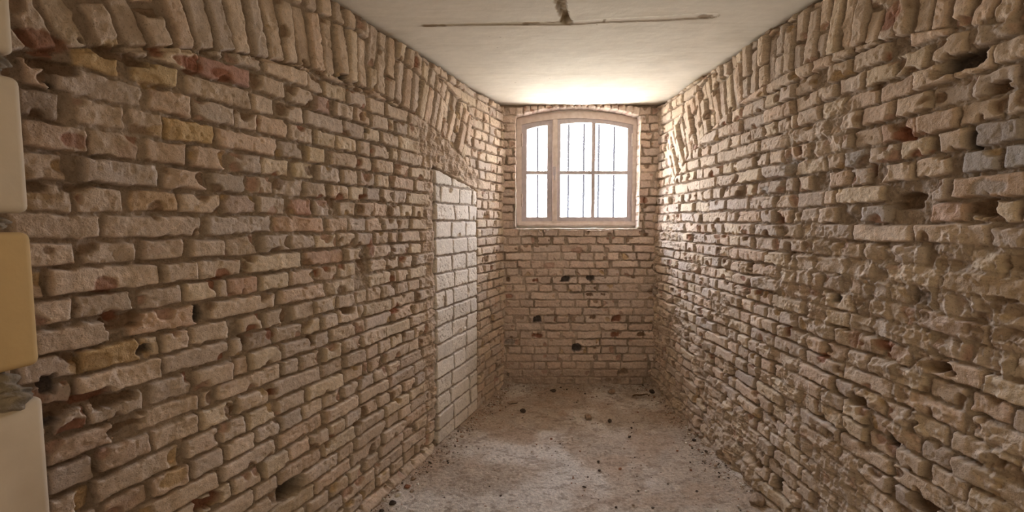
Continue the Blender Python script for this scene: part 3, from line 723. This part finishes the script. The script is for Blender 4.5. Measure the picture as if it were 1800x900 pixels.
# ================================================================= WINDOW
def build_window():
    root = bpy.data.objects.new('window_1', None); col.objects.link(root); root['kind'] = 'structure'
    yf = 4.41 + 0.10                       # room-side face of the frame
    root.location = (0.6, yf, 1.53)
    inv = Matrix.Translation(-Vector(root.location))
    s_ = (yf / 4.41)
    def W_(x, y, Yp=yf):
        r_ = ray(x, y); t_ = Yp / r_[1]; return r_[0] * t_, EYE + r_[2] * t_
    def fin(name, bm, m, par, smooth=False):
        bm.transform(inv)
        o = new_obj(name, bm, m, par, smooth); return o
    def ring(bm, outer, inner, y0, y1):
        n = len(outer); vs = []
        for y in (y0, y1):
            for L in (outer, inner): vs.append([bm.verts.new((p[0], y, p[1])) for p in L])
        o0, i0, o1, i1 = vs
        for k in range(n):
            j = (k + 1) % n
            for q in ((o0[k], o0[j], i0[j], i0[k]), (o1[j], o1[k], i1[k], i1[j]), (o0[j], o0[k], o1[k], o1[j]), (i0[k], i0[j], i1[j], i1[k])):
                bm.faces.new(q)
        ed = [e for e in bm.edges if abs(e.calc_face_angle(0)) > 0.9]
        bmesh.ops.bevel(bm, geom=ed, offset=0.004, segments=2, affect='EDGES')
        bmesh.ops.recalc_face_normals(bm, faces=bm.faces)
    def outline(x0, x1, z0, f, n=14):
        pts = [(x0, z0), (x1, z0)]
        for k in range(n + 1):
            x = x1 + (x0 - x1) * k / n; pts.append((x, f(x)))
        return pts
    def arcf(p):  # arc through image points on the window plane
        P = [W_(*q) for q in p]
        A = np.array([[q[0] ** 2, q[0], 1] for q in P]); c = np.linalg.lstsq(A, np.array([q[1] for q in P]), rcond=None)[0]
        return lambda x: float(c[0] * x * x + c[1] * x + c[2])
    fo = arcf([(908, 207), (950, 200), (1015, 196), (1080, 200), (1120, 207)])        # outer top of frame
    fi = arcf([(918, 219), (960, 211), (1015, 208), (1070, 211), (1108, 218)])        # inner top of frame
    X0, X1 = W_(908, 300)[0], W_(1120, 300)[0]; Z0 = W_(1000, 397)[1]
    XI0, XI1 = W_(917, 300)[0], W_(1112, 300)[0]; ZI0 = W_(1000, 389)[1]
    bm = bmesh.new(); ring(bm, outline(X0, X1, Z0, fo), outline(XI0, XI1, ZI0, fi), yf, yf + 0.09)
    fin('window_frame', bm, M_PAINT, root)
    # post between the two casements
    P0, P1 = W_(971, 300)[0], W_(979, 300)[0]
    bm = bmesh.new(); add_box(bm, (P0 - 0.002, yf + 0.004, ZI0 - 0.01), (P1 + 0.002, yf + 0.085, fi((P0 + P1) / 2) + 0.012), 0.004)
    add_box(bm, (P0 + 0.002, yf - 0.012, ZI0 + 0.0), (P1 + 0.004, yf + 0.01, fi((P0 + P1) / 2)), 0.006)
    fin('post', bm, M_PAINT, root)
    # beaded sill board
    bm = bmesh.new(); add_box(bm, (X0 + 0.01, yf - 0.015, Z0 + 0.002), (X1 - 0.01, yf + 0.02, Z0 + 0.028), 0.006)
    fin('sill', bm, M_PAINT, root)
    def casement(xo0, xo1, xg0, xg1, topo, topg, bars_x, bar_y, lab):
        y0 = yf + 0.012
        a0, a1 = W_(xo0, 300)[0], W_(xo1, 300)[0]; g0, g1 = W_(xg0, 300)[0], W_(xg1, 300)[0]
        zb = W_(1000, 391)[1]; zg = W_(1000, 381.5)[1]
        to = arcf(topo); tg = arcf(topg)
        bm = bmesh.new(); ring(bm, outline(a0, a1, zb, to), outline(g0, g1, zg, tg), y0, y0 + 0.045)
        c = fin('casement', bm, M_SASH, root); c['label'] = lab
        zm = W_(1000, bar_y)[1]
        bm = bmesh.new(); add_box(bm, (g0 - 0.004, y0 + 0.006, zm - 0.016), (g1 + 0.004, y0 + 0.038, zm + 0.016), 0.004)
        bm.transform(inv); new_obj('glazing_bar', bm, M_SASH, c)
        xs = [g0]
        for bx in bars_x:
            xm = W_(bx, 300)[0]; bm = bmesh.new(); add_box(bm, (xm - 0.018, y0 + 0.004, zg - 0.004), (xm + 0.018, y0 + 0.040, tg(xm) + 0.004), 0.004)
            bm.transform(inv); new_obj('glazing_bar', bm, M_SASH, c); xs.append(xm)
        xs.append(g1)
        for i in range(len(xs) - 1):
            for lo, hi in ((zg, zm), (zm, None)):
                bm = bmesh.new(); A, B = xs[i] - 0.003, xs[i + 1] + 0.003
                top = [(B + (A - B) * k / 8, (tg(B + (A - B) * k / 8) + 0.003) if hi is None else hi) for k in range(9)]
                pts = [(A, lo), (B, lo)] + top
                v0 = [bm.verts.new((p[0], y0 + 0.022, p[1])) for p in pts]
                bm.faces.new(v0)
                bm.transform(inv); new_obj('pane', bm, M_GLASS, c)
        return c, (a0, a1, y0)
    c1, e1 = casement(915.5, 972, 926.5, 962, [(916, 217.5), (945, 211.5), (971, 208)], [(926, 227), (945, 222), (962, 219.5)], [], 303,
                      'narrow grey casement with two panes')
    c2, e2 = casement(978, 1113, 985.5, 1103, [(979, 207), (1015, 205.5), (1060, 207.5), (1113, 216)], [(985, 218), (1010, 215.5), (1043, 215.8), (1075, 218.5), (1103, 225)], [1043.5], 303,
                      'wide grey casement with four panes')
    # hinges on the outer stiles, latch on the post
    for c, x, ys in ((c2, 1111.5, (246, 352)), (c1, 917.5, (246, 352))):
        for y in ys:
            px_, pz = W_(x, y); bm = bmesh.new()
            q = bmesh.ops.create_cone(bm, segments=12, radius1=0.007, radius2=0.007, depth=0.10, cap_ends=True)
            bmesh.ops.translate(bm, vec=(px_, yf - 0.003, pz), verts=q['verts'])
            for e_ in (-0.053, 0.053):
                q = bmesh.ops.create_icosphere(bm, subdivisions=2, radius=0.008); bmesh.ops.translate(bm, vec=(px_, yf - 0.003, pz + e_), verts=q['verts'])
            bm.transform(inv); new_obj('hinge', bm, M_PAINT, c, True)
    hx, hz = W_(974, 301); bm = bmesh.new()
    add_box(bm, (hx - 0.014, yf - 0.02, hz - 0.04), (hx + 0.014, yf - 0.010, hz + 0.04), 0.004)
    q = bmesh.ops.create_cone(bm, segments=12, radius1=0.008, radius2=0.007, depth=0.03, cap_ends=True)
    bmesh.ops.rotate(bm, cent=(0, 0, 0), matrix=Matrix.Rotation(math.pi / 2, 3, 'X'), verts=q['verts']); bmesh.ops.translate(bm, vec=(hx, yf - 0.033, hz), verts=q['verts'])
    add_box(bm, (hx - 0.008, yf - 0.055, hz - 0.085), (hx + 0.008, yf - 0.043, hz + 0.012), 0.005)
    fin('latch', bm, M_SASH, root, False)
    # chipped spots on the frame showing old wood
    # broken white plaster bead round the opening
    bm = bmesh.new()
    path = [(WX0 - 0.004, WZ0 + 0.45), (WX0 - 0.004, WZ0 + 0.02), (WX0 + 0.02, WZ0 - 0.004), (WX1 - 0.02, WZ0 - 0.004), (WX1 + 0.004, WZ0 + 0.02), (WX1 + 0.004, 2.53)]
    pts = []
    for (a, b) in zip(path[:-1], path[1:]):
        L = math.hypot(b[0] - a[0], b[1] - a[1]); n = max(2, int(L / 0.012))
        for k in range(n): pts.append((a[0] + (b[0] - a[0]) * k / n, a[1] + (b[1] - a[1]) * k / n))
    ringv = None; rr = random.Random(3)
    for i, p in enumerate(pts):
        rad = 0.0065 * (0.55 + 0.9 * float(vn(np.array(i * 0.35), np.array(1.0), 9)))
        ox = 0.006 * (float(vn(np.array(i * 0.2), np.array(4.0), 3)) - .5); oz = 0.006 * (float(vn(np.array(i * 0.2), np.array(7.0), 3)) - .5)
        a = pts[max(i - 1, 0)]; b = pts[min(i + 1, len(pts) - 1)]; dx, dz = b[0] - a[0], b[1] - a[1]; L = math.hypot(dx, dz)
        nx, nz = -dz / L, dx / L
        cur = [bm.verts.new((p[0] + ox + nx * rad * math.cos(k * math.pi / 4), 4.402 + 1.6 * rad * math.sin(k * math.pi / 4), p[1] + oz + nz * rad * math.cos(k * math.pi / 4))) for k in range(8)]
        if ringv:
            for k in range(8): bm.faces.new((ringv[k], ringv[(k + 1) % 8], cur[(k + 1) % 8], cur[k]))
        ringv = cur
    bmesh.ops.recalc_face_normals(bm, faces=bm.faces)
    o = new_obj('trim_plaster', bm, M_PLAST, None, True); o['kind'] = 'structure'
    # masonry reveal behind the frame, seen as the thickness of the outer wall
    bm = bmesh.new(); y0, y1 = 4.52, 4.95
    add_box(bm, (-0.6, y0, -0.1), (X0 + 0.012, y1, 2.8)); add_box(bm, (X1 - 0.012, y0, -0.1), (2.0, y1, 2.8))
    add_box(bm, (X0 - 0.01, y0, -0.1), (X1 + 0.01, y1, Z0 + 0.01))
    # arched head as a strip of prisms
    n = 16
    for k in range(n):
        xa = X0 + (X1 - X0) * k / n; xb = X0 + (X1 - X0) * (k + 1) / n
        za, zb2 = fo(xa) - 0.004, fo(xb) - 0.004
        v = [bm.verts.new(c_) for c_ in ((xa, y0, za), (xb, y0, zb2), (xb, y0, 2.8), (xa, y0, 2.8), (xa, y1, za), (xb, y1, zb2), (xb, y1, 2.8), (xa, y1, 2.8))]
        for q in ((0, 1, 2, 3), (7, 6, 5, 4), (0, 4, 5, 1), (2, 6, 7, 3), (1, 5, 6, 2), (3, 7, 4, 0)): bm.faces.new([v[i] for i in q])
    o = new_obj('wall_outer', bm, mat_plain('outer_render', (0.7, 0.67, 0.62), 0.9, 0.3, 20, .08, .1)); o['kind'] = 'structure'
    # prison-style grille outside
    gr = bpy.data.objects.new('window_grille', None); col.objects.link(gr); gr.location = (0.6, 4.99, 1.5)
    gr['label'] = 'faint vertical iron bars outside, showing through the bright window panes'; gr['category'] = 'grille'
    ginv = Matrix.Translation(-Vector(gr.location))
    for x in (945, 999, 1026, 1052, 1079, 912, 972, 1106):
        bx = W_(x, 300, 4.99)[0]; bm = bmesh.new()
        q = bmesh.ops.create_cone(bm, segments=14, radius1=0.012, radius2=0.012, depth=1.45, cap_ends=True)
        bmesh.ops.translate(bm, vec=(bx, 4.99, 2.15), verts=q['verts']); bm.transform(ginv)
        new_obj('bar', bm, M_BARS, gr, True)
    for z in (1.40, 2.84):
        bm = bmesh.new(); add_box(bm, (-0.1, 4.965, z - 0.012), (1.4, 5.012, z + 0.012), 0.002); bm.transform(ginv)
        new_obj('cross_rail', bm, M_BARS, gr)

# ================================================================= DEBRIS
def rock(bm, c, size, seed, flat=0.6, sub=3, rot=0.0):
    q = bmesh.ops.create_icosphere(bm, subdivisions=sub, radius=1)
    rr = random.Random(seed); ax = (rr.uniform(.8, 1.2), rr.uniform(.65, 1.0), flat)
    cuts = [(Vector((rr.gauss(0, 1), rr.gauss(0, 1), rr.gauss(0, 1))).normalized(), rr.uniform(0.5, 0.85)) for _ in range(9)]
    for v in q['verts']:
        p = v.co.copy()
        for n, d in cuts:
            e_ = p.dot(n) - d
            if e_ > 0: p -= n * e_
        k = 1 + 0.10 * (float(vn(np.array(p.x * 4 + seed), np.array(p.y * 4 + p.z * 3), seed)) - 0.5)
        p = Vector((p.x * ax[0], p.y * ax[1], p.z * ax[2])) * (size * k)
        p.rotate(Matrix.Rotation(rot, 3, 'Z')); v.co = p + Vector(c)
def floor_z(x, y):
    return 0.0
SPOTS = []
def build_debris():
    ST = [  # image x, y, size, material, category, name, label, flatness
        (1034, 735, .040, M_STONE, 'stone', 'largest rounded brown stone in the middle of the back part of the floor', .75),
        (1071, 740, .027, M_STONED, 'stone', 'dark flat stone just right of the largest rounded stone', .5),
        (920, 723, .034, M_STONED, 'stone', 'dark stone lying alone towards the left wall at the back', .45),
        (1075, 692, .036, M_STONE, 'stone', 'brown stone at the foot of the back wall left of the stick', .7),
        (1146, 693, .030, M_STONED, 'stone', 'dark stone in the right back corner beside the end of the stick', .6),
        (902, 708, .045, M_STONE, 'brick fragment', 'flat brown fragment lying near the left back corner', .25),
        (972, 689, .030, M_STONED, 'stone', 'small dark stone against the back wall left of centre', .5),
        (1011, 734, .013, M_STONEW, 'plaster crumb', 'tiny white crumb just left of the largest rounded stone', .6),
        (1205, 779, .012, M_STONEW, 'plaster crumb', 'white plaster crumb on bare floor near the right wall', .7),
        (1110, 752, .011, M_STONED, 'stone', 'small black bit below right of the dark flat stone', .7),
        (1107, 768, .013, M_STONED, 'stone', 'small black bit in the middle of the floor nearest the black bit behind it', .7),
        (1113, 742, .009, M_STONED, 'stone', 'tiny black bit farthest right of the row past the dark flat stone', .7),
        (1052, 811, .013, M_STONED, 'stone', 'black bit at the centre of the floor, farther of a pair', .7),
        (1054, 826, .013, M_STONED, 'stone', 'black bit at the centre of the floor, nearer of a pair', .4),
        (1264, 832, .009, M_STONED, 'stone', 'farther black speck of a pair near the right wall', .7),
        (1264, 839, .008, M_STONED, 'stone', 'nearer black speck of a pair near the right wall', .7),
        (1281, 842, .009, M_STONED, 'stone', 'black speck closest to the right wall beside the pair of specks', .7),
        (1225, 863, .011, M_STONED, 'stone', 'black bit in front, between the pale patch and the right wall', .6),
        (1135, 863, .012, M_STONEW, 'plaster crumb', 'pale crumb in the middle foreground of the floor', .5),
        (1027, 855, .013, M_STONED, 'stone', 'dark bit on the pale dusty patch in the foreground', .4),
        (1330, 888, .055, M_STONE, 'brick fragment', 'angular brown brick fragment at the foot of the right wall in front', .7),
        (1148, 892, .012, M_STONED, 'stone', 'small dark bit at the very front edge of the floor', .5),
        (727, 843, .020, M_STONE, 'rubble piece', 'brown rubble piece at the farther end of the heap by the left wall', .7),
        (735, 852, .016, M_STONEW, 'rubble piece', 'pale rubble piece at the right side of the heap by the left wall', .7),
        (716, 858, .022, M_STONER, 'rubble piece', 'reddish brick crumb in the middle of the heap by the left wall', .7),
        (700, 872, .022, M_STONEW, 'rubble piece', 'pale lump at the nearer end of the heap by the left wall', .7),
        (690, 885, .024, M_STONED, 'rubble piece', 'dark lump closest to the camera in the heap by the left wall', .6),
        (812, 768, .020, M_STONE, 'rubble piece', 'brown crumb at the foot of the white walled-up doorway', .6),
        (800, 784, .011, M_STONED, 'stone', 'small dark crumb just in front of the white walled-up doorway', .6),
        (1180, 712, .030, M_STONED, 'stone', 'dark stone against the foot of the right wall near the back', .7),
        (1262, 785, .035, M_STONE, 'brick fragment', 'rounded brick fragment fallen at the foot of the right wall halfway along', .7),
    ]
    for i, (x, y, sz, m, cat, lab, fl) in enumerate(ST):
        P = on_level(x, y, 0.006); bm = bmesh.new(); rock(bm, (0, 0, 0), sz, 100 + i, fl, 3, i * 1.3)
        lo = min(v.co.z for v in bm.verts)
        z = 0.0
        db = 4.41 - P[1]; dr = 1.543 - 0.046 * P[1] - P[0]; dl = (P[0] + 1.70 - .367 * P[1]) / 1.065
        z += 0.018 * math.exp(-max(dl, 0) / .05) + 0.03 * math.exp(-max(dr, 0) / .07) + 0.035 * math.exp(-max(db, 0) / .10)
        SPOTS.append((P[0], P[1], sz * 1.5 + 0.01))
        o = new_obj(cat.replace(' ', '_'), bm, m, None, True); o.location = (P[0], P[1], z - lo - 0.25 * sz * fl)
        o['label'] = lab; o['category'] = cat
    # stick
    a = on_level(1112, 696, 0.03); b = on_level(1138, 692.5, 0.03); bm = bmesh.new()
    L = float(np.linalg.norm(b - a)); prev = None
    for k in range(13):
        f_ = k / 12; rd = 0.0085 * (1 - 0.35 * abs(f_ - .4)) * (0.8 + .4 * R.random())
        c = Vector(a) * (1 - f_) + Vector(b) * f_ + Vector((0, 0.008 * math.sin(f_ * 5), 0.003 * math.sin(f_ * 9)))
        cur = [bm.verts.new(c + Vector((0, rd * 1.3 * math.cos(j * math.pi / 4), rd * math.sin(j * math.pi / 4)))) for j in range(8)]
        if prev:
            for j in range(8): bm.faces.new((prev[j], prev[(j + 1) % 8], cur[(j + 1) % 8], cur[j]))
        else: bm.faces.new(cur)
        prev = cur
    bm.faces.new(prev); bmesh.ops.recalc_face_normals(bm, faces=bm.faces)
    o = new_obj('stick', bm, M_WOOD, None, True); o['label'] = 'short dark wooden stick lying before the back wall near the right corner'; o['category'] = 'stick'
    # countless grit
    rr = random.Random(5); bm = bmesh.new()
    for _ in range(2600):
        Y = rr.uniform(1.9, 4.38); xl = -1.70 + .367 * Y + 0.03; xr = 1.543 - .046 * Y - 0.03
        u = rr.random(); e_ = rr.random()
        if e_ < 0.30: X = xl + abs(rr.gauss(0, 0.07))
        elif e_ < 0.50: X = xr - abs(rr.gauss(0, 0.07))
        elif e_ < 0.60: X = xl + (xr - xl) * u; Y = 4.38 - abs(rr.gauss(0, 0.08))
        else: X = xl + (xr - xl) * u
        if not (xl < X < xr): continue
        if any(math.hypot(X - a_, Y - b_) < c_ for a_, b_, c_ in SPOTS): continue
        sz = min(0.012, 0.0022 + rr.expovariate(1 / 0.0016)) * (1.25 if e_ < .6 else 1)
        q = bmesh.ops.create_icosphere(bm, subdivisions=1, radius=sz)
        db = 4.41 - Y; z = 0.018 * math.exp(-(X - xl) / .05) + 0.03 * math.exp(-(xr - X) / .07) + 0.035 * math.exp(-db / .10)
        mi = rr.choice([0, 0, 0, 0, 1, 2, 2, 3])
        for v in q['verts']: v.co = Vector((v.co.x * rr.uniform(.7, 1.3), v.co.y * rr.uniform(.7, 1.3), v.co.z * .7)) + Vector((X, Y, z + sz * .3))
        for v in q['verts']:
            for f_ in v.link_faces: f_.material_index = mi
    o = new_obj('grit', bm, M_STONE); 
    for m in (M_STONED, M_STONEW, M_STONER): o.data.materials.append(m)
    o['kind'] = 'stuff'; o['label'] = 'loose grit and crumbs of brick scattered over the dusty floor'; o['category'] = 'grit'

build_floor(); build_ceiling(); build_left(); build_right(); build_back(); build_rear()
build_infill(); build_pier(); build_window(); build_debris()
